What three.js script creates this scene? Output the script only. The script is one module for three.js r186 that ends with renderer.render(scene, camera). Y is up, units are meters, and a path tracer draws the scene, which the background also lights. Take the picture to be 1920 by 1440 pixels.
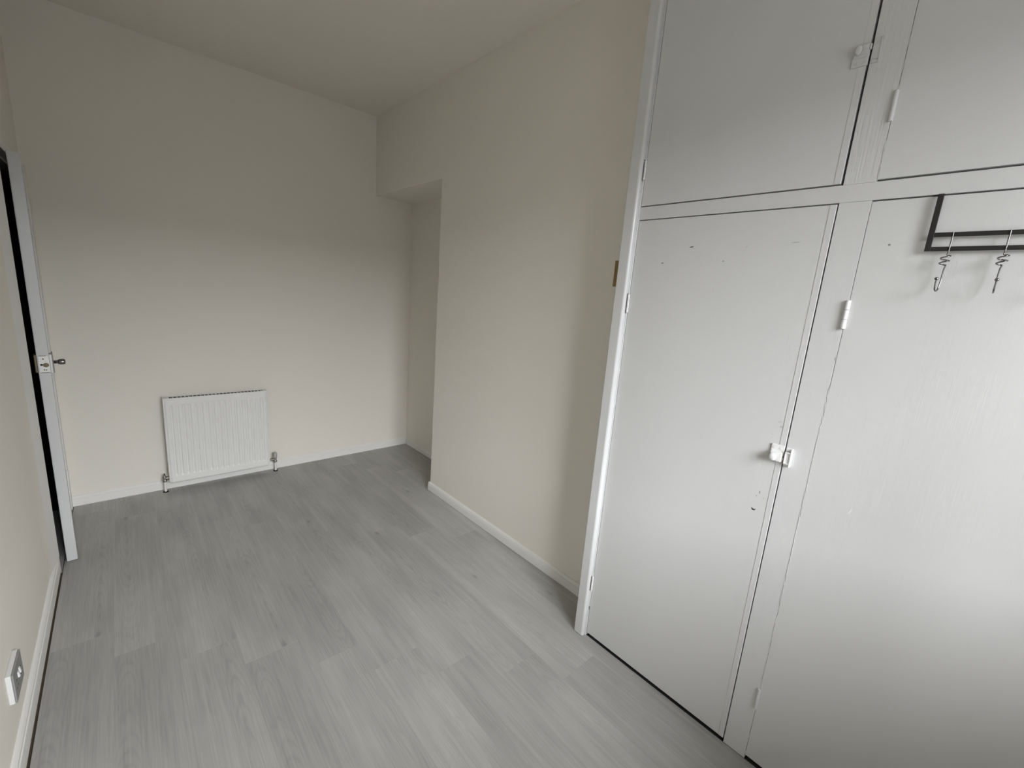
import * as THREE from 'three';
import { mergeGeometries } from 'three/addons/utils/BufferGeometryUtils.js';
import { RoundedBoxGeometry } from 'three/addons/geometries/RoundedBoxGeometry.js';
import { RectAreaLightUniformsLib } from 'three/addons/lights/RectAreaLightUniformsLib.js';

// ---------------------------------------------------------------- camera, sky, light, exposure
const scene = new THREE.Scene();
const rad = THREE.MathUtils.degToRad;
const camera = new THREE.PerspectiveCamera(2 * Math.atan(720 / 802.83) * 180 / Math.PI, 4 / 3, 0.02, 60);
camera.position.set(0, 1.5, 0);
camera.rotation.order = 'YXZ';
camera.rotation.set(rad(-11.605), rad(-42.808), rad(4.403));
scene.add(camera);

const WINDOW_Z = 0.82;                                   // inner face of the window wall behind the camera
scene.background = new THREE.Color().setRGB(1.2, 1.27, 1.38);   // even overcast sky
RectAreaLightUniformsLib.init();
const skylight = new THREE.RectAreaLight(new THREE.Color().setRGB(0.925, 0.945, 1.0), 20, 18, 5.95);   // the bright overcast sky in front of the window
skylight.position.set(3, 6.025, WINDOW_Z + 8);
skylight.lookAt(3, 5.2250000000000005, WINDOW_Z);
scene.add(skylight);

const renderer = new THREE.WebGLRenderer({ antialias: true });
renderer.toneMapping = THREE.LinearToneMapping;
renderer.toneMappingExposure = 1.57;
renderer.shadowMap.enabled = true;

// ---------------------------------------------------------------- measures (metres; the camera stands over the origin)
const XW = -0.334, XJ = -0.319;          // left wall, its plaster at the door jamb
const ZB = -3.626;                       // back wall
const XA = 1.994, XC = 1.6555;           // alcove wall, chimney breast
const ZC = -2.621, ZCN = -1.0;           // far and near corner of the chimney breast
const CEIL = 2.824, SOFFIT = 2.227;
const XF = 1.4736;                       // cupboard face
const ZP = -1.0134;                      // far edge of the cupboard post

// ---------------------------------------------------------------- helpers
let seed = 7;
const rnd = () => { seed = (seed * 1664525 + 1013904223) >>> 0; return seed / 4294967296; };
function hash(x, y, s) { let h = (x * 374761393 + y * 668265263 + s * 974634777) | 0; h = Math.imul(h ^ (h >>> 13), 1274126177); h ^= h >>> 16; return (h >>> 0) / 4294967296; }
function noise(x, y, s) {
  const xi = Math.floor(x), yi = Math.floor(y), u = x - xi, v = y - yi, a = u * u * (3 - 2 * u), b = v * v * (3 - 2 * v);
  return (hash(xi, yi, s) * (1 - a) + hash(xi + 1, yi, s) * a) * (1 - b) + (hash(xi, yi + 1, s) * (1 - a) + hash(xi + 1, yi + 1, s) * a) * b;
}
const fbm = (x, y, s, n = 4) => { let t = 0, a = 0.5; for (let i = 0; i < n; i++) { t += a * noise(x, y, s + i * 17); x *= 2.03; y *= 2.03; a *= 0.5; } return t; };
function texture(w, h, f, srgb = false) {               // f(u, v) -> grey or [r, g, b], 0..1
  const d = new Uint8Array(w * h * 4);
  for (let j = 0; j < h; j++) for (let i = 0; i < w; i++) {
    const c = f((i + 0.5) / w, (j + 0.5) / h), k = (j * w + i) * 4;
    for (let q = 0; q < 3; q++) d[k + q] = Math.max(0, Math.min(255, Math.round(255 * (c.length ? c[q] : c))));
    d[k + 3] = 255;
  }
  const t = new THREE.DataTexture(d, w, h);
  t.magFilter = THREE.LinearFilter; t.minFilter = THREE.LinearMipmapLinearFilter; t.generateMipmaps = true;
  t.wrapS = t.wrapT = THREE.RepeatWrapping;
  if (srgb) t.colorSpace = THREE.SRGBColorSpace;
  t.needsUpdate = true;
  return t;
}
const used = new Map();
function numbered(name) { const n = used.get(name) || 0; used.set(name, n + 1); return n ? `${name}_${String(n).padStart(3, '0')}` : name; }
function mesh(name, geo, mat, parent = scene) {
  const g = Array.isArray(geo) ? mergeGeometries(geo.map((q) => { const p = q.index ? q.toNonIndexed() : q; for (const k of Object.keys(p.attributes)) if (!['position', 'normal', 'uv'].includes(k)) p.deleteAttribute(k); return p; })) : geo;
  const m = new THREE.Mesh(g, mat);
  m.name = parent === scene ? numbered(name) : name;
  m.castShadow = m.receiveShadow = true;
  parent.add(m);
  return m;
}
function group(name, parent = scene) { const g = new THREE.Group(); g.name = parent === scene ? numbered(name) : name; parent.add(g); return g; }
function tag(o, label, category, grp) { o.userData.label = label; if (category) o.userData.category = category; if (grp) o.userData.group = grp; return o; }
function struct(o, label) { o.userData.kind = 'structure'; if (label) o.userData.label = label; return o; }
// box by its corners, uv in metres on every face
function box(x0, x1, y0, y1, z0, z1) {
  const g = new THREE.BoxGeometry(x1 - x0, y1 - y0, z1 - z0); g.translate((x0 + x1) / 2, (y0 + y1) / 2, (z0 + z1) / 2);
  const p = g.attributes.position, n = g.attributes.normal, uv = g.attributes.uv;
  for (let i = 0; i < p.count; i++) {
    if (Math.abs(n.getX(i)) > 0.5) uv.setXY(i, p.getZ(i), p.getY(i)); else if (Math.abs(n.getY(i)) > 0.5) uv.setXY(i, p.getX(i), p.getZ(i)); else uv.setXY(i, p.getX(i), p.getY(i));
  }
  return g;
}
const rbox = (x0, x1, y0, y1, z0, z1, r = 0.002, seg = 2) => { const g = new RoundedBoxGeometry(x1 - x0, y1 - y0, z1 - z0, seg, r); g.translate((x0 + x1) / 2, (y0 + y1) / 2, (z0 + z1) / 2); return g; };
// rectangle x0..x1, y0..y1 with front face at z1, back at z0, chamfered edges; uv in metres
function panel(x0, x1, y0, y1, z0, z1, b = 0.0015, seg = 2) {
  const s = new THREE.Shape(); s.moveTo(x0 + b, y0 + b); s.lineTo(x1 - b, y0 + b); s.lineTo(x1 - b, y1 - b); s.lineTo(x0 + b, y1 - b); s.closePath();
  const g = new THREE.ExtrudeGeometry(s, { depth: z1 - z0 - 2 * b, bevelEnabled: true, bevelSize: b, bevelThickness: b, bevelSegments: seg, steps: 1 });
  g.translate(0, 0, z0 + b); return g;
}
const shapeOf = (pts) => { const s = new THREE.Shape(); pts.forEach(([x, y], i) => i ? s.lineTo(x, y) : s.moveTo(x, y)); s.closePath(); return s; };
// profile given in (x, z) drawn upwards from y0 to y1
function upright(pts, y0, y1) { const g = new THREE.ExtrudeGeometry(shapeOf(pts.map(([x, z]) => [x, -z])), { depth: y1 - y0, bevelEnabled: false }); g.rotateX(-Math.PI / 2); g.translate(0, y0, 0); return g; }
function cyl(r, h, seg = 20, r2 = r) { return new THREE.CylinderGeometry(r2, r, h, seg, 1); }
const at = (g, x, y, z, rx = 0, ry = 0, rz = 0) => { g.applyMatrix4(new THREE.Matrix4().compose(new THREE.Vector3(x, y, z), new THREE.Quaternion().setFromEuler(new THREE.Euler(rx, ry, rz)), new THREE.Vector3(1, 1, 1))); return g; };
const tube = (pts, r, n = 64, seg = 10) => new THREE.TubeGeometry(new THREE.CatmullRomCurve3(pts.map((p) => new THREE.Vector3(...p))), n, r, seg, false);
const lathe = (pts, seg = 24) => new THREE.LatheGeometry(pts.map(([r, y]) => new THREE.Vector2(r, y)), seg);

// ---------------------------------------------------------------- materials
const stipple = texture(512, 512, (u, v) => 0.5 + 0.5 * (fbm(u * 90, v * 90, 3, 3) - 0.45) + 0.35 * (fbm(u * 14, v * 14, 5, 3) - 0.45));
stipple.repeat.set(1.6, 1.6);
const M = {};
M.wall = new THREE.MeshStandardMaterial({ color: new THREE.Color().setRGB(0.86, 0.821, 0.737), roughness: 0.9, bumpMap: stipple, bumpScale: 0.0006 });
M.ceiling = new THREE.MeshStandardMaterial({ color: new THREE.Color().setRGB(0.86, 0.818, 0.738), roughness: 0.95 });
const brush = texture(512, 512, (u, v) => 0.5 + 0.6 * (noise(u * 220, v * 5, 11) - 0.5) + 0.5 * (fbm(u * 60, v * 3, 13, 3) - 0.45));
brush.repeat.set(2.2, 2.2);
const GLOSS = { color: new THREE.Color().setRGB(0.64, 0.64, 0.63), roughness: 0.34, bumpMap: brush, bumpScale: 0.00018 };
M.gloss = new THREE.MeshStandardMaterial(GLOSS);
M.trim = new THREE.MeshStandardMaterial({ color: new THREE.Color().setRGB(0.86, 0.85, 0.81), roughness: 0.45 });
M.hardware = new THREE.MeshStandardMaterial({ color: new THREE.Color().setRGB(0.78, 0.78, 0.765), roughness: 0.3 });
M.radiator = new THREE.MeshStandardMaterial({ color: new THREE.Color().setRGB(0.85, 0.845, 0.81), roughness: 0.4 });
M.slot = new THREE.MeshStandardMaterial({ color: new THREE.Color().setRGB(0.10, 0.095, 0.08), roughness: 0.9 });  // dark brown: shade inside the grille slots, put into the colour
M.chrome = new THREE.MeshStandardMaterial({ color: new THREE.Color().setRGB(0.22, 0.212, 0.205), metalness: 1, roughness: 0.2 });
M.dullMetal = new THREE.MeshStandardMaterial({ color: new THREE.Color().setRGB(0.33, 0.31, 0.28), metalness: 0.9, roughness: 0.4 });
M.bronze = new THREE.MeshStandardMaterial({ color: new THREE.Color().setRGB(0.014, 0.0115, 0.010), metalness: 0.1, roughness: 0.5 });
M.wornBrass = new THREE.MeshStandardMaterial({ color: new THREE.Color().setRGB(0.20, 0.165, 0.10), metalness: 0.5, roughness: 0.5 });
M.brassPlate = new THREE.MeshStandardMaterial({ color: new THREE.Color().setRGB(0.30, 0.20, 0.075), metalness: 0.15, roughness: 0.5 });
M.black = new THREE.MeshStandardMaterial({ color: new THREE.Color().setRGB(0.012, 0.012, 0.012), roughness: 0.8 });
M.hall = new THREE.MeshPhysicalMaterial({ color: new THREE.Color().setRGB(0.012, 0.0125, 0.015), roughness: 1, specularIntensity: 0 });  // near-black: the unlit hallway put into the wall colour
M.inside = new THREE.MeshStandardMaterial({ color: new THREE.Color().setRGB(0.16, 0.12, 0.08), roughness: 0.9 });
M.plastic = new THREE.MeshStandardMaterial({ color: new THREE.Color().setRGB(0.72, 0.72, 0.70), roughness: 0.35 });
M.glass = new THREE.MeshPhysicalMaterial({ color: 0xffffff, transmission: 1, thickness: 0, roughness: 0, ior: 1.45 });

// ---------------------------------------------------------------- floor: laid planks, each joint 166 mm further on than its neighbour's
const WOOD = [];
for (let k = 0; k < 6; k++) {
  const cx = 0.15 + 0.7 * hash(k, 1, 5), cy = hash(k, 2, 5);
  const tone = [0, 0.02, -0.02, 0.012, -0.012, 0.028][k];
  const t = texture(256, 1024, (u, v) => {
    const x = u * 0.191, y = v * 1.263;
    const wob = 0.020 * (fbm(x * 9 + k * 9, y * 2.2, 31 + k, 3) - 0.45);
    const xx = (u - cx) * 0.191 + wob;
    const ring = Math.sqrt(xx * xx * 90 + Math.pow((y - cy * 1.263) * 0.55, 2)) * 20 + 3.6 * fbm(x * 13, y * 4.5, 77 + k, 4);
    const near = Math.exp(-Math.pow(xx / 0.045, 2)) * (0.35 + 0.65 * noise(1.3, y * 3.2, 91 + k));
    const cath = Math.pow(0.5 + 0.5 * Math.sin(ring * 6.283 * 0.9), 3) * near;
    const pore = fbm(x * 420, y * 9, 41 + k, 3) - 0.45, streak = fbm(x * 70, y * 2.2, 53 + k, 3) - 0.45, cloud = fbm(x * 9, y * 3.5, 61 + k, 3) - 0.45;
    const knot = k % 2 ? Math.exp(-(Math.pow((u - cx) * 0.191 / 0.008, 2) + Math.pow((y - cy * 1.263) / 0.022, 2))) : 0;
    const g = 0.668 + 0.8 * tone + 0.085 * pore + 0.07 * streak + 0.095 * cloud - 0.040 * cath - 0.10 * knot;
    return [g * 1.0, g * 0.993, g * 0.965];
  }, true);
  WOOD.push(new THREE.MeshStandardMaterial({ map: t, roughness: 0.46, bumpMap: t, bumpScale: 0.0002 }));
}
const floor = struct(group('floor'), 'pale grey wood-effect laminate plank floor');
mesh('subfloor', box(-1.6, XA + 0.12, -0.15, -0.012, ZB - 0.12, WINDOW_Z + 0.3), M.inside, floor);
const PW = 0.1912, PL = 1.263, PX0 = 0.2575, PZ0 = -2.96;
let count = 0;
for (let k = -4; k <= 9; k++) {
  const xa = PX0 + PW * k, xb = xa + PW;
  if (xb < -0.46 || xa > XA) continue;
  const base = PZ0 + 0.166 * k;
  for (let j = -3; j <= 5; j++) {
    const z0 = Math.max(base + PL * j, ZB), z1 = Math.min(base + PL * (j + 1), k < -3 ? -2.83 : WINDOW_Z);   // beyond the left skirting only in the doorway
    if (z1 - z0 < 0.03) continue;
    const x0 = Math.max(xa, k === -3 ? -0.3125 : -0.46), x1 = Math.min(xb, XA);
    const g = panel(x0 + 0.00003, x1 - 0.00003, -z1 + 0.00008, -z0 - 0.00008, -0.012, 0, 0.0002, 1);
    const p = g.attributes.position, uv = g.attributes.uv, flip = hash(k + 20, j + 9, 3) > 0.5;
    for (let i = 0; i < p.count; i++) { const u = (p.getX(i) - xa) / PW, v = (-p.getY(i) - (base + PL * j)) / PL; uv.setXY(i, flip ? 1 - u : u, flip ? 1 - v : v); }
    g.rotateX(-Math.PI / 2);
    mesh(count ? `plank_${String(count).padStart(3, '0')}` : 'plank', g, WOOD[Math.floor(hash(k + 30, j + 11, 8) * 6)], floor);
    count++;
  }
}

// ---------------------------------------------------------------- ceiling and walls
struct(mesh('ceiling', box(-1.6, XA + 0.12, CEIL, CEIL + 0.12, ZB - 0.12, WINDOW_Z + 0.3), M.ceiling), 'plain white painted ceiling');
struct(mesh('wall_back', box(-1.6, XA + 0.12, 0, CEIL, ZB - 0.12, ZB), M.wall), 'plain white back wall behind the radiator');
struct(mesh('wall_right', box(XA, XA + 0.12, 0, CEIL, ZB, WINDOW_Z + 0.3), M.wall), 'white wall at the back of the alcove');
{
  // chimney breast with the boxed-in part over the alcove: drawn in (z, y), pushed out from XA to XC, arrises softened
  const b = 0.004, s = shapeOf([[-(ZCN) + 0, 0], [-ZC - b, 0], [-ZC - b, SOFFIT + b], [-ZB, SOFFIT + b], [-ZB, CEIL], [-ZCN, CEIL]].map(([a, y]) => [a, y]));
  const g = new THREE.ExtrudeGeometry(s, { depth: XA - XC - b, bevelEnabled: true, bevelSize: b, bevelThickness: b, bevelSegments: 4, steps: 1 });
  g.rotateY(Math.PI / 2); g.translate(XC + b, 0, 0);         // shape x -> -z, depth -> +x
  struct(mesh('wall_chimney', g, M.wall), 'white chimney breast wall with a bulkhead running over the corner alcove');
}
{
  // left wall: its plaster swells by 15 mm towards the door jamb; drawn in plan
  const plan = [[XW - 0.12, WINDOW_Z + 0.3], [XW, WINDOW_Z + 0.3], [XW, -2.60]];
  for (let i = 1; i <= 12; i++) { const t = i / 12; plan.push([XW + (XJ - XW) * (t < 0.25 ? t * t * 2 / 0.875 : (t - 0.125) / 0.875), -2.60 - 0.225 * t]); }
  plan.push([XJ - 0.003, -2.829], [XJ - 0.012, -2.83], [XW - 0.12, -2.83]);
  const near = upright(plan, 0, CEIL);
  const over = box(XW - 0.12, XW, 1.985, CEIL, ZB, -2.83);
  const uvFix = (g) => { const p = g.attributes.position, uv = g.attributes.uv; for (let i = 0; i < p.count; i++) uv.setXY(i, p.getZ(i), p.getY(i)); return g; };
  struct(mesh('wall_left', [uvFix(near), over], M.wall), 'white left wall with the doorway in it');
}
{ // hallway beyond the open door, its shade painted as near-black walls
  struct(mesh('wall_hall', [box(-1.6, -1.5, 0, CEIL, ZB - 0.12, -1.4), box(-1.6, XW - 0.12, 0, CEIL, -1.5, -1.4), box(-1.5, XW - 0.12, 0.0, CEIL, ZB, ZB + 0.02), box(XW - 0.12, XW - 0.026, 0.0, 1.938, ZB, ZB + 0.02), box(-1.5, XW - 0.12, CEIL - 0.02, CEIL, ZB, -1.5), box(-1.5, -0.46, -0.012, 0, ZB, -1.5)], M.hall), 'hallway beyond the door gap, its shade painted as near-black colour');
}
// window wall behind the camera, with its window
const WX0 = 0.05, WX1 = 1.2, WY0 = 1.07, WY1 = 2.32, WT = 0.28;
struct(mesh('wall_front', [
  box(XW - 0.12, WX0, 0, CEIL, WINDOW_Z, WINDOW_Z + WT), box(WX1, XA + 0.12, 0, CEIL, WINDOW_Z, WINDOW_Z + WT),
  box(WX0, WX1, 0, WY0, WINDOW_Z, WINDOW_Z + WT), box(WX0, WX1, WY1, CEIL, WINDOW_Z, WINDOW_Z + WT)], M.wall), 'white wall behind the camera with the window in it');
{
  const w = struct(group('window_1'), 'white casement window behind the camera');
  const z0 = WINDOW_Z + 0.17, z1 = z0 + 0.06, mid = (WX0 + WX1) / 2;
  mesh('window_frame', [box(WX0, WX0 + 0.05, WY0, WY1, z0, z1), box(WX1 - 0.05, WX1, WY0, WY1, z0, z1), box(WX0 + 0.05, WX1 - 0.05, WY0, WY0 + 0.05, z0, z1), box(WX0 + 0.05, WX1 - 0.05, WY1 - 0.05, WY1, z0, z1), box(mid - 0.03, mid + 0.03, WY0 + 0.05, WY1 - 0.05, z0, z1)], M.trim, w);
  mesh('window_sill', rbox(WX0 - 0.04, WX1 + 0.04, WY0 - 0.03, WY0, WINDOW_Z - 0.05, z0, 0.006), M.trim, w);
  mesh('pane', box(WX0 + 0.05, mid - 0.03, WY0 + 0.05, WY1 - 0.05, z0 + 0.028, z0 + 0.032), M.glass, w);
  mesh('pane_001', box(mid + 0.03, WX1 - 0.05, WY0 + 0.05, WY1 - 0.05, z0 + 0.028, z0 + 0.032), M.glass, w);
}
// ---------------------------------------------------------------- skirting boards
function skirting(name, label, length, h, t, pos, turn) {    // profile (out, up), run along local x
  const pts = [[0, 0], [t, 0], [t, h * 0.66], [t - 0.0005, h * 0.70], [t - 0.005, h * 0.715], [t - 0.005, h * 0.76], [t - 0.002, h * 0.80], [t - 0.003, h * 0.88], [t - 0.008, h * 0.97], [t - 0.011, h], [0, h]];
  const g = new THREE.ExtrudeGeometry(shapeOf(pts), { depth: length, bevelEnabled: false });
  g.rotateY(-Math.PI / 2);                                   // profile x -> +z (out), depth -> -x
  g.translate(length, 0, 0);
  const m = struct(mesh(name, g, M.trim), label);
  m.position.set(...pos); m.rotation.y = turn; return m;
}
skirting('baseboard_back', 'moulded white skirting board along the back wall', XA - XW - 0.004, 0.066, 0.014, [XW + 0.002, 0, ZB], 0);
skirting('baseboard_alcove', 'moulded white skirting board in the corner alcove', 1.0 - 0.014, 0.05, 0.012, [XA, 0, ZB + 0.014], -Math.PI / 2);
skirting('baseboard_chimney', 'moulded white skirting board under the chimney breast', ZP - ZC + 0.006, 0.0635, 0.015, [XC, 0.0025, ZC - 0.008], -Math.PI / 2);
skirting('baseboard_left', 'taller white skirting board along the left wall', WINDOW_Z + 2.829, 0.085, 0.015, [XW, 0.004, WINDOW_Z], Math.PI / 2);

// ---------------------------------------------------------------- door, ajar into the room, hinged in the far left corner
{
  const d = struct(group('door_1'), 'white flush door standing ajar in the far left corner');
  // lining and stop of the frame
  mesh('door_frame', [
    panel(XW - 0.12, XJ + 0.002, 1.948, 1.985, -3.60, -2.834, 0.002), panel(XW - 0.12, XJ - 0.030, 1.938, 1.948, -3.60, -2.836, 0.002),
    box(XW - 0.12, XW - 0.045, 0, 1.948, -2.845, -2.8305), panel(XW - 0.024, XJ + 0.003, 0.0, 1.985, -3.622, -3.566, 0.003),
  ], M.trim, d);
  {
    const pl = [[XW - 0.01, -2.640], [XW + 0.0005, -2.645]];
    for (let i = 1; i <= 10; i++) { const t = i / 10; pl.push([XW + 0.0005 + (XJ + 0.0015 - XW) * t, -2.645 - 0.178 * t]); }
    pl.push([XJ + 0.001, -2.8275], [XJ - 0.004, -2.831], [XW - 0.01, -2.831]);
    mesh('lit_wall_strip', upright(pl, 0.086, 1.99), M.trim, d);  // white wedge added to brighten the wall strip beside the door gap
  }
  const leaf = group('door_leaf', d);                         // local x along the leaf, z towards the hall
  const hinge = new THREE.Vector2(-0.320, -3.556), free = new THREE.Vector2(-0.263, -2.903);
  const L = hinge.distanceTo(free);
  leaf.position.set(hinge.x, 0, hinge.y);
  leaf.rotation.y = Math.atan2(-(free.y - hinge.y), free.x - hinge.x);
  const T = 0.040;
  // the room side is local -z
  mesh('door_panel', panel(0, L, 0.006, 1.937, 0, T, 0.003, 3), M.gloss, leaf);
  const fp = mesh('latch_faceplate', panel(-0.0165, 0.0165, -0.040, 0.036, 0, 0.0018, 0.0006), M.trim, leaf);
  fp.position.set(L, 1.027, 0.0185); fp.rotation.y = Math.PI / 2;
  mesh('latch_bolt', [lathe([[0, -0.001], [0.010, -0.001], [0.010, 0.0012], [0.0075, 0.0026], [0.0055, 0.0014], [0, 0.0010]], 20).rotateZ(-Math.PI / 2).translate(0.0014, -0.006, -0.005), rbox(0.0018, 0.006, -0.011, -0.001, -0.008, -0.002, 0.001), at(cyl(0.0028, 0.0016, 12), 0.003, 0.024, 0.002, 0, 0, Math.PI / 2), at(cyl(0.0028, 0.0016, 12), 0.003, -0.028, 0.002, 0, 0, Math.PI / 2)].map((g) => g.rotateY(-Math.PI / 2)), M.wornBrass, fp);
  mesh('mortise_gap', [box(L - 0.001, L + 0.0006, 0.9845, 0.9862, 0.003, 0.034), box(L - 0.001, L + 0.0006, 1.0635, 1.0652, 0.010, 0.034), at(cyl(0.0045, 0.0006, 14), L + 0.0022, 1.023, 0.0275, 0, 0, Math.PI / 2), at(cyl(0.0024, 0.0006, 12), L + 0.0021, 0.998, 0.014, 0, 0, Math.PI / 2), at(cyl(0.0024, 0.0006, 12), L + 0.0021, 1.049, 0.020, 0, 0, Math.PI / 2)], M.black, leaf);
  mesh('handle_plate', rbox(L - 0.062, L - 0.002, 0.983, 1.070, -0.0085, 0, 0.003, 3), M.hardware, leaf);
  mesh('handle_rose', rbox(L - 0.060, L - 0.0035, 0.982, 1.076, -0.0125, -0.0086, 0.0018, 3), M.dullMetal, leaf);
  const knob = mesh('door_knob', lathe([[0, 0], [0.0075, 0], [0.0075, 0.012], [0.011, 0.016], [0.013, 0.020], [0.0135, 0.032], [0.012, 0.037], [0.008, 0.039], [0, 0.039]]), M.chrome, leaf);
  knob.rotation.x = -Math.PI / 2; knob.position.set(L - 0.030, 1.029, -0.0125);
  const hp = mesh('handle_plate', rbox(L - 0.062, L - 0.004, 0.985, 1.068, T, T + 0.009, 0.003, 3), M.wornBrass, leaf);
  hp.userData.label = 'worn metal handle plate on the hall side';
  for (const y of [0.22, 1.72]) mesh('door_hinge', [at(cyl(0.005, 0.09, 14), -0.004, y, -0.003), box(-0.004, 0.0, y - 0.045, y + 0.045, 0.002, 0.03)], M.trim, leaf);
}

// ---------------------------------------------------------------- radiator under no window: on the back wall
{
  const r = tag(group('radiator'), 'white ribbed steel panel radiator low on the back wall', 'radiator');
  r.position.set(0.160, 0, ZB);
  const W = 0.612, Y0 = 0.066, Y1 = 0.664, Z1 = 0.098, Z0 = 0.032;
  // front panel: pressed vertical flutes
  const nx = 288, ny = 150, flutes = 18, pos = [], uv = [], idx = [];
  const sm = (a, b, t) => { t = Math.max(0, Math.min(1, (t - a) / (b - a))); return t * t * (3 - 2 * t); };
  for (let j = 0; j <= ny; j++) for (let i = 0; i <= nx; i++) {
    const x = 0.006 + (W - 0.012) * i / nx, y = Y0 + (Y1 - Y0) * j / ny;
    const edge = Math.min(x - 0.006, W - 0.006 - x);
    const f = (i / nx) * flutes, w = 0.5 - 0.5 * Math.cos(2 * Math.PI * f);
    const env = sm(0.048, 0.062, y - Y0) * sm(0.047, 0.056, Y1 - y) * sm(0.010, 0.018, edge);
    let z = Z1 - 0.0062 * env * sm(0.45, 0.95, 1 - w);
    z -= 0.0032 * (1 - sm(0.0005, 0.0035, Math.abs(Y1 - y - 0.047))) * sm(0.008, 0.014, edge);
    z -= 0.006 * (1 - sm(0.001, 0.004, Math.abs(edge - 0.003)));
    z -= 0.006 * (1 - sm(0, 0.008, Math.min(y - Y0, Y1 - y)));
    pos.push(x, y, z); uv.push(x, y);
  }
  for (let j = 0; j < ny; j++) for (let i = 0; i < nx; i++) { const a = j * (nx + 1) + i, b = a + 1, c = a + nx + 1, e = c + 1; idx.push(a, b, e, a, e, c); }
  const g = new THREE.BufferGeometry(); g.setAttribute('position', new THREE.Float32BufferAttribute(pos, 3)); g.setAttribute('uv', new THREE.Float32BufferAttribute(uv, 2)); g.setIndex(idx); g.computeVertexNormals();
  const back = box(0.006, W - 0.006, Y0 + 0.004, Y1 - 0.004, Z1 - 0.016, Z1 - 0.0125);
  mesh('front_panel', [g, back], M.radiator, r);
  mesh('back_panel', panel(0.01, W - 0.01, Y0 + 0.01, Y1 - 0.012, Z0, Z0 + 0.012, 0.003), M.radiator, r);
  mesh('fin_and_slot_shade', [box(0.008, W - 0.008, Y1 - 0.0045, Y1 - 0.0035, Z0 + 0.004, Z1 - 0.006), ...Array.from({ length: 34 }, (_, k) => box(0.02 + k * 0.0173, 0.0213 + k * 0.0173, Y0 + 0.05, Y1 - 0.010, Z0 + 0.012, Z1 - 0.0165))], M.slot, r).userData.kind = 'stuff';  // dark sheet under the grille paints the slot shade; fins share its colour
  for (const s of [0, 1]) mesh('side_panel', rbox(s ? W - 0.006 : -0.0005, s ? W + 0.0005 : 0.006, Y0 + 0.012, Y1 + 0.002, Z0, Z1 + 0.001, 0.002), M.radiator, r);
  // top grille: rim and cross bars over slots darkened by the painted sheet below
  const grille = [rbox(0.0065, W - 0.0065, Y1 - 0.010, Y1 + 0.002, Z1 - 0.007, Z1 + 0.001, 0.002), rbox(0.0065, W - 0.0065, Y1 - 0.008, Y1 + 0.002, Z0, Z0 + 0.005, 0.002), box(0.0065, 0.034, Y1 - 0.004, Y1 + 0.001, Z0 + 0.005, Z1 - 0.007), box(W - 0.022, W - 0.0065, Y1 - 0.004, Y1 + 0.001, Z0 + 0.005, Z1 - 0.007)];
  for (let k = 0; k < 25; k++) grille.push(box(0.034 + 0.0218 * (k + 1) - 0.0022, 0.034 + 0.0218 * (k + 1) + 0.0022, Y1 - 0.003, Y1 + 0.0005, Z0 + 0.005, Z1 - 0.007));
  mesh('top_grille', grille, M.radiator, r);
  // valves and tails
  for (const [x, cap] of [[-0.024, 0], [W + 0.046, 1]]) {
    const v = group('radiator_valve', r); v.position.set(x, 0, 0.060);
    mesh('supply_pipe', at(cyl(0.0075, 0.085, 16), 0, 0.0425, 0), M.trim, v);
    mesh('valve_body', [at(lathe([[0.0075, 0.072], [0.013, 0.074], [0.014, 0.080], [0.0125, 0.088], [0.010, 0.090], [0.011, 0.104], [0.009, 0.112], [0.007, 0.118], [0.004, 0.122], [0, 0.122]], 8), 0, 0, 0), at(cyl(0.0085, 0.034, 16), (cap ? -1 : 1) * 0.018, 0.098, 0, 0, 0, Math.PI / 2), at(cyl(0.0125, 0.010, 6), (cap ? -1 : 1) * 0.020, 0.098, 0, 0, 0, Math.PI / 2)], M.dullMetal, v);
    if (cap) mesh('valve_cap', lathe([[0.010, 0.110], [0.0135, 0.112], [0.0145, 0.125], [0.0135, 0.148], [0.010, 0.153], [0, 0.154]], 18), new THREE.MeshStandardMaterial({ color: new THREE.Color().setRGB(0.42, 0.42, 0.39), roughness: 0.5 }), v);
    else mesh('valve_spindle', lathe([[0.004, 0.118], [0.004, 0.132], [0.0025, 0.134], [0, 0.134]], 10), M.black, v);
    mesh('floor_collar', lathe([[0.0076, 0], [0.017, 0], [0.016, 0.003], [0.009, 0.005], [0.0076, 0.005]], 18), M.black, v);
  }
}

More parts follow.
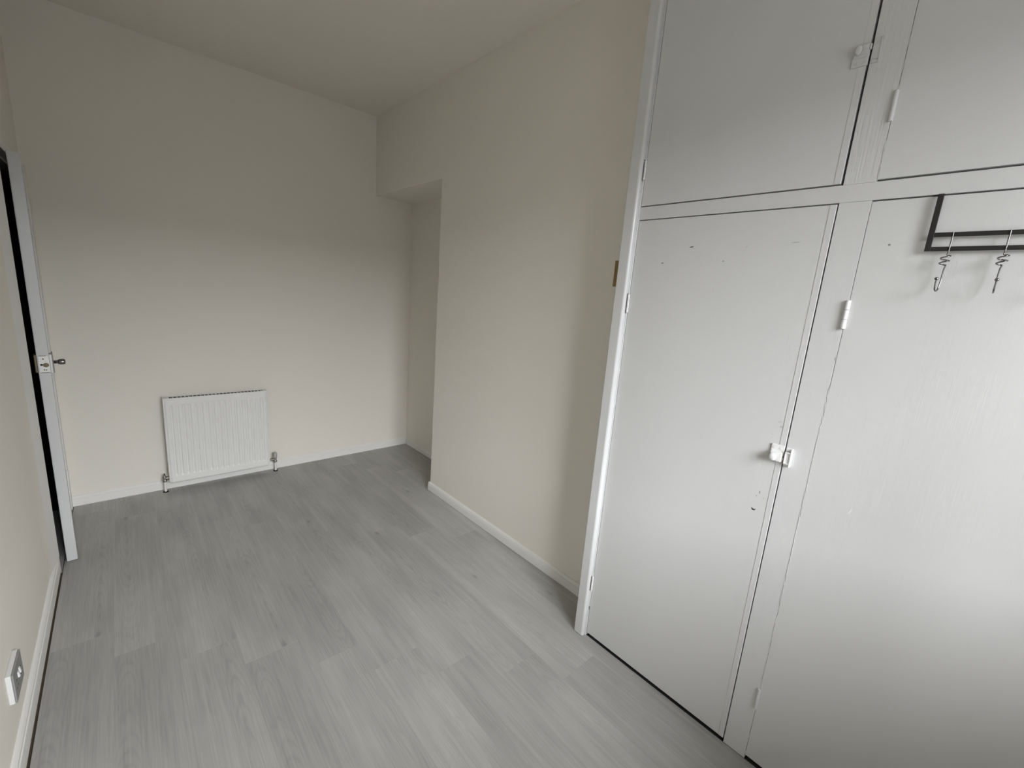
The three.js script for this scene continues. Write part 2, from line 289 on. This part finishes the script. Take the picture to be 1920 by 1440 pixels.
// ---------------------------------------------------------------- built-in cupboard; local x along its face (from the far post), z out into the room
const X = (z) => z - ZP;
const cup = tag(group('built_in_cupboard'), 'white painted built-in cupboard wall with four flush doors and old surface latches', 'cupboard');
cup.position.set(XF, 0, ZP); cup.rotation.y = -Math.PI / 2;
const XR = X(0.345);                                          // near edge of the right-hand doors
{
  const PR = 0.0485;                                          // post width
  const prof = (notch) => {
    const pts = [[0.0005, -0.18], [0.0005, 0.021], [0.002, 0.0235], [0.004, 0.024]];
    const r = 0.010, c = PR;
    for (let i = 0; i <= 12; i++) { const a = Math.PI / 2 * i / 12; pts.push([c - r + r * Math.sin(a), 0.024 - r + r * Math.cos(a)]); }
    if (notch) { pts.push([c, 0.0105], [c - 0.0045, 0.0105], [c - 0.0045, -0.004], [c, -0.004]); }
    pts.push([c, -0.022], [0.02, -0.022], [0.02, -0.18]);
    return pts.map(([x, z]) => [x, z]);
  };
  // notches where the hinges sit
  const notches = [[0.232, 0.305], [1.466, 1.543], [1.949, 2.023]];
  const parts = []; let y = 0.003;
  for (const [a, b] of notches) { parts.push(upright(prof(false), y, a), upright(prof(true), a, b)); y = b; }
  parts.push(upright(prof(false), y, CEIL - 0.001));
  mesh('frame_post', parts, new THREE.MeshStandardMaterial({ ...GLOSS, roughness: 0.24, bumpMap: null }), cup);
  mesh('frame_bead', [upright([[PR, -0.02], [PR, 0.0035], [PR + 0.002, 0.005], [PR + 0.004, 0.0035], [PR + 0.0048, -0.02]], 0.0, 0.132), upright([[PR, -0.02], [PR, 0.001], [PR + 0.0025, 0.002], [PR + 0.0045, 0.0], [PR + 0.0048, -0.02]], 0.150, CEIL - 0.001)], M.gloss, cup);
  const sx0 = X(-0.3418), sx1 = X(-0.2711);
  mesh('frame_stile', panel(sx0, sx1, 0.003, 1.8129, -0.025, 0, 0.0008), M.gloss, cup);
  mesh('frame_stile', panel(sx0, sx1, 1.8584, CEIL - 0.001, -0.025, 0, 0.0008), new THREE.MeshStandardMaterial({ ...GLOSS, bumpScale: 0.0006 }), cup);
  mesh('frame_rail', panel(PR + 0.0049, X(0.41), 1.8131, 1.8582, -0.025, 0.0004, 0.0008), M.gloss, cup);
  mesh('frame_rail', panel(PR + 0.0049, X(0.41), 2.722, CEIL - 0.001, -0.027, -0.0005, 0.0008), M.gloss, cup);
  mesh('frame_post', [panel(XR + 0.003, X(WINDOW_Z) - 0.001, 0.001, 1.8129, -0.025, 0, 0.0008), panel(XR + 0.003, X(WINDOW_Z) - 0.001, 1.8584, 2.7218, -0.025, 0, 0.0008)], M.gloss, cup);
  mesh('gap_shade_board', [box(0.06, sx0 - 0.002, 0.002, 0.06, -0.045, -0.032), box(sx1 + 0.002, XR, 0.002, 0.06, -0.045, -0.032)], M.black, cup);  // black boards added to paint the shade in the gap under the doors
  mesh('gap_shade_sheet', box(0.03, X(WINDOW_Z) - 0.002, 0.0002, 0.0016, -(XA - XF) + 0.002, -0.002), M.black, cup);  // black sheet laid over the planks as painted shade beneath the doors
  mesh('carcass_shelf', box(0.03, X(WINDOW_Z) - 0.002, 1.826, 1.846, -(XA - XF) + 0.002, -0.03), M.inside, cup);
  mesh('carcass_divider', box(sx0 + 0.025, sx1 - 0.025, 0.001, CEIL - 0.002, -(XA - XF) + 0.002, -0.03), M.inside, cup);
}
// doors: canvas print only for the scuffs and chips the photograph shows
function doorPaint(w, h, marks) {
  const cw = 700, ch = Math.min(2048, Math.round(700 * h / w)), sx = cw / w, sy = ch / h;
  const c = document.createElement('canvas'); c.width = cw; c.height = ch;
  const x = c.getContext('2d'); x.fillStyle = 'rgb(209,209,207)'; x.fillRect(0, 0, cw, ch);
  for (const [mx, my, len, thick, ang, tone, alpha] of marks) {
    x.save(); x.translate(mx * sx, ch - my * sy); x.rotate(-ang); x.globalAlpha = alpha; x.fillStyle = `rgb(${tone},${tone},${Math.round(tone * 0.96)})`;
    x.beginPath(); x.ellipse(0, 0, len * sx / 2, thick * sy / 2, 0, 0, Math.PI * 2); x.fill(); x.restore();
  }
  const t = new THREE.CanvasTexture(c); t.colorSpace = THREE.SRGBColorSpace; t.anisotropy = 8; return t;
}
function cupboardDoor(x0, x1, y0, y1, marks, label, groove) {
  const d = group('cupboard_door', cup); if (label) d.userData.label = label;
  const g = panel(x0, x1, y0, y1, -0.020, 0, 0.0014, 3);
  const p = g.attributes.position, uv = g.attributes.uv, w = x1 - x0, h = y1 - y0;
  for (let i = 0; i < p.count; i++) uv.setXY(i, (p.getX(i) - x0) / w, (p.getY(i) - y0) / h);
  const b = brush.clone(); b.repeat.set(2.2 * w, 2.2 * h); b.needsUpdate = true;
  const m = new THREE.MeshStandardMaterial({ ...GLOSS, bumpMap: b });
  if (marks.length) { m.color.set(0xffffff); m.map = doorPaint(w, h, marks.map(([z, y, ...r]) => [X(z) - x0, y - y0, ...r])); }
  mesh('door_board', g, m, d);
  if (groove) mesh('edge_lipping', panel(groove, x1 - 0.0005, y0 + 0.0005, y1 - 0.0005, -0.019, 0.0009, 0.0008, 2), new THREE.MeshStandardMaterial({ ...GLOSS }), d);
  return d;
}
const lx0 = X(-0.9588) , lx1 = X(-0.3450), rx0 = X(-0.2703);
const lowLeft = cupboardDoor(lx0, lx1, 0.0165, 1.8100, [
  [-0.739, 1.710, 0.015, 0.0035, 0.10, 60, 0.9], [-0.427, 1.714, 0.022, 0.0016, 0.05, 120, 0.7], [-0.840, 1.657, 0.009, 0.004, 0.1, 110, 0.8], [-0.625, 1.662, 0.006, 0.005, 0.3, 130, 0.6], [-0.560, 1.706, 0.010, 0.002, 0.6, 165, 0.5],
  [-0.397, 0.882, 0.009, 0.005, -0.2, 15, 1], [-0.392, 0.884, 0.005, 0.003, 0.4, 20, 1], [-0.401, 0.885, 0.005, 0.0025, -0.7, 30, 1],
  [-0.388, 0.945, 0.003, 0.010, 0.1, 110, 0.7], [-0.395, 0.930, 0.0035, 0.003, 0, 90, 0.8], [-0.374, 0.930, 0.002, 0.006, 0, 150, 0.6],
  [-0.372, 1.185, 0.012, 0.003, 0.2, 150, 0.3], [-0.373, 1.182, 0.009, 0.0018, 0.2, 140, 0.3], [-0.366, 1.170, 0.006, 0.008, 0.1, 140, 0.35], [-0.367, 1.171, 0.009, 0.004, 0.5, 150, 0.25], [-0.386, 1.142, 0.005, 0.002, 0, 150, 0.35]], 'lower left door with scuffs and dark chips in its paint', X(-0.3615));
const upLeft = cupboardDoor(lx0, X(-0.3475), 1.8622, 2.720, [], 'upper left door', X(-0.3640));
const lowRight = cupboardDoor(rx0, XR, 0.0185, 1.8095, [[-0.215, 1.700, 0.005, 0.0045, 0, 90, 0.8], [-0.190, 1.703, 0.030, 0.0012, 0.05, 190, 0.5], [-0.16, 0.98, 0.02, 0.003, 1.2, 240, 0.5]], 'lower right door under the hook rack');
const upRight = cupboardDoor(rx0, XR, 1.8630, 2.720, [], 'upper right door');

// hinges: knuckle with its joints, leaf in the frame
function knuckle(door, x, z, y0, y1, r, n) {
  const h = (y1 - y0) / n, parts = [];
  for (let k = 0; k < n; k++) parts.push(at(lathe([[0, -h / 2 + 0.0004], [r * 0.82, -h / 2 + 0.0004], [r, -h / 2 + 0.0012], [r, h / 2 - 0.0012], [r * 0.82, h / 2 - 0.0004], [0, h / 2 - 0.0004]], 16), x, y0 + h * (k + 0.5), z));
  return mesh('hinge', parts, M.hardware, door);
}
knuckle(lowRight, X(-0.2716), 0.0030, 1.479, 1.557, 0.0062, 3);
knuckle(lowRight, X(-0.2716), 0.0022, 0.211, 0.289, 0.0050, 1).material = M.gloss;
knuckle(upRight, X(-0.2716), 0.0022, 1.998, 2.070, 0.0052, 1).material = M.gloss;
for (const [d, a, b] of [[lowLeft, 0.232, 0.305], [lowLeft, 1.470, 1.540], [upLeft, 1.953, 2.019]]) knuckle(d, X(-0.9600), 0.0035, a, b, 0.0040, 3);
// raised runs of cracked paint bridging the hinge-side gaps of the right-hand doors
function paintRun(door, ranges, dz) {
  const parts = []; seed = 31 + Math.round(dz * 1e4);
  for (const [a, b, dens] of ranges) for (let y = a; y < b; y += 0.004 + rnd() * 0.010) {
    if (rnd() > dens) continue;
    const g = new THREE.SphereGeometry(1, 6, 6); g.scale(0.0005 + 0.0007 * rnd() * rnd(), 0.005 + 0.016 * rnd() * rnd(), 0.0006 + 0.0006 * rnd());
    parts.push(at(g, X(-0.2707) + (rnd() - 0.5) * 0.0012, y, dz, 0, 0, (rnd() - 0.5) * 0.05));
  }
  mesh('paint_ridge', parts, M.hardware, door).userData.kind = 'stuff';
}
paintRun(lowRight, [[0.30, 0.62, 0.45], [0.62, 1.18, 0.8], [1.18, 1.40, 0.3], [0.03, 0.2, 0.25]], 0.0002);
paintRun(upRight, [[1.866, 1.95, 0.85], [2.075, 2.18, 0.5]], 0.0003);

// surface latches: back plate with a screwed flange, bolt case, knob; keeper on the stile
function latch(door, y, flip) {
  const l = group('cupboard_latch', door); l.position.set(X(-0.3602), y, 0.0009); if (flip) l.scale.y = 1;
  const s = flip ? -1 : 1, Y = (a, b) => flip ? [-b, -a] : [a, b];
  const [a0, a1] = Y(-0.024, 0.026), [b0, b1] = Y(-0.024, 0.006);
  const mat = flip ? M.gloss : M.hardware;
  mesh('latch_plate', [rbox(-0.0205, 0.0155, a0, a1, -0.001, 0.004, 0.0015), rbox(-0.0180, 0.0145, b0, b1, 0.002, flip ? 0.008 : 0.015, 0.003, 3), at(new THREE.CylinderGeometry(0.0035, 0.0035, 0.0016, 12), -0.012, 0.016 * s, 0.0042, Math.PI / 2), at(new THREE.CylinderGeometry(0.0035, 0.0035, 0.0016, 12), 0.006, 0.016 * s, 0.0042, Math.PI / 2)], mat, l);
  const k = mesh('latch_knob', lathe([[0, 0], [0.0048, 0], [0.0048, 0.005], [0.010, 0.008], [0.0118, 0.011], [0.0118, 0.015], [0.010, 0.018], [0.005, 0.0195], [0, 0.0198]], 28), mat, l);
  k.rotation.x = Math.PI / 2; k.scale.x = flip ? 0.72 : 0.82; k.position.set(-0.007, -0.009 * s, flip ? 0.002 : 0.011);
  mesh('latch_bolt', rbox(0.0146, 0.0185, -0.014 * s - 0.006, -0.014 * s + 0.006, 0.003, 0.009, 0.001), flip ? mat : M.dullMetal, l);
  // keeper
  const kp = group('latch_keeper', cup); kp.position.set(X(-0.3318), y, 0);
  const [k0, k1] = Y(-0.034, 0.024);
  mesh('keeper_plate', [rbox(-0.0085, 0.0095, k0, k1, -0.001, 0.003, 0.0012), rbox(0.006, 0.0095, k0 + 0.001, k1 - 0.001, 0.002, flip ? 0.006 : 0.013, 0.0012), rbox(-0.0085, -0.005, k0 + 0.010, k1 - 0.014, 0.002, flip ? 0.005 : 0.012, 0.0012), rbox(-0.0085, 0.0085, k1 - 0.016, k1 - 0.012, 0.002, flip ? 0.005 : 0.012, 0.0012), rbox(-0.0085, 0.0085, k0 + 0.008, k0 + 0.012, 0.002, flip ? 0.005 : 0.012, 0.0012), rbox(-0.0055, 0.007, k0 + 0.011, k1 - 0.015, 0.001, flip ? 0.004 : 0.009, 0.001)], mat, kp);
}
latch(lowLeft, 1.088, false);
latch(upLeft, 2.172, true);

// ---------------------------------------------------------------- hook rack hung over the right-hand door
{
  const r = tag(group('hook_rack'), 'dark metal rack with coiled chrome hooks hung over the lower right cupboard door', 'hook rack');
  r.position.set(XF, 1.811, -0.140); r.rotation.y = -Math.PI / 2;
  const F0 = 0.008, F1 = 0.012, XE = 0.402;                    // bars stand 8 mm off the door
  for (const x of [0, XE]) mesh('hanger_strap', [rbox(x - 0.0055, x + 0.0055, -0.130, 0.0006, F0, F1, 0.0008), rbox(x - 0.0055, x + 0.0055, -0.0008, 0.0008, -0.022, F1, 0.0004), rbox(x - 0.0055, x + 0.0055, -0.020, 0.0006, -0.0235, -0.0215, 0.0004)], M.bronze, r);
  mesh('cross_bar', rbox(0.0055, XE - 0.0055, -0.0975, -0.0875, F0, F1, 0.0008), M.bronze, r);
  mesh('cross_bar', rbox(0.0055, XE - 0.0055, -0.130, -0.120, F0, F1, 0.0008), M.bronze, r);
  const wire = 0.0015;
  const pts = [[0, -0.0885, 0], [0, -0.11, 0], [0, -0.132, 0]];
  for (let i = 0; i <= 44; i++) { const a = Math.PI * 0.5 - i / 44 * 4.06 * Math.PI; pts.push([0.0082 * Math.cos(a), -0.1405 - 0.0225 * i / 44, 0.0082 - 0.0082 * Math.sin(a)]); }
  pts.push([0.0006, -0.168, 0], [0, -0.176, 0], [0, -0.20, 0.0005], [0, -0.212, 0.003]);
  for (let i = 1; i <= 8; i++) { const a = Math.PI * i / 8; pts.push([0, -0.212 - 0.012 * Math.sin(a), 0.003 + 0.012 * (1 - Math.cos(a))]); }
  pts.push([0, -0.204, 0.0275], [0, -0.1985, 0.028]);
  const hookGeo = mergeGeometries([tube(pts, wire, 280, 10), at(new THREE.SphereGeometry(0.0038, 18, 14), 0, -0.1965, 0.028)].map((g) => g.toNonIndexed()));
  [-0.22, 0.02, 0.1, -0.1].forEach((twist, k) => { const h = mesh('hook', hookGeo, M.chrome, r); h.position.set(0.038 + 0.0895 * k, 0, F1 + wire); h.rotation.y = twist; });
}

// ---------------------------------------------------------------- double socket on the left wall, brass plate on the chimney breast
{
  const s = tag(group('wall_socket'), 'grey-faced double electric socket with two white switches, low on the left wall', 'socket');
  s.position.set(XW, 0.258, -1.764); s.rotation.y = Math.PI / 2;   // local x towards -z, local z out of the wall
  mesh('back_box', rbox(-0.063, 0.063, -0.0485, 0.0485, 0, 0.0118, 0.002, 3), M.plastic, s);
  mesh('face_plate', rbox(-0.062, 0.062, -0.0475, 0.0475, 0.012, 0.0165, 0.002, 3), new THREE.MeshStandardMaterial({ color: new THREE.Color().setRGB(0.27, 0.27, 0.255), roughness: 0.6 }), s);
  for (const x of [-0.010, 0.010]) mesh('rocker_switch', at(rbox(-0.005, 0.005, -0.009, 0.009, -0.002, 0.0035, 0.0015), x, 0.010, 0.017, -0.12), M.hardware, s);
  for (const x of [-0.032, 0.032]) for (const [dx, y, w, h] of [[0, 0.006, 0.002, 0.004], [-0.009, -0.014, 0.003, 0.002], [0.009, -0.014, 0.003, 0.002]]) mesh('socket_hole', box(x + dx - w, x + dx + w, y - h, y + h, 0.016, 0.0167), M.black, s);
  for (const x of [-0.055, 0.055]) mesh('screw', at(cyl(0.003, 0.001, 12), x, 0, 0.0168, Math.PI / 2), M.dullMetal, s);
}
{
  const p = tag(group('brass_plate'), 'small brass-coloured plate on the chimney breast, half hidden by the cupboard post', 'wall plate');
  p.position.set(XC, 1.631, -1.125); p.rotation.y = -Math.PI / 2;
  mesh('plate', panel(-0.045, 0.045, -0.056, 0.056, 0, 0.005, 0.0015), M.brassPlate, p);
  for (const y of [-0.04, 0.04]) mesh('screw', at(cyl(0.0032, 0.001, 12), 0.01, y, 0.0052, Math.PI / 2), M.brassPlate, p);
}

renderer.render(scene, camera);
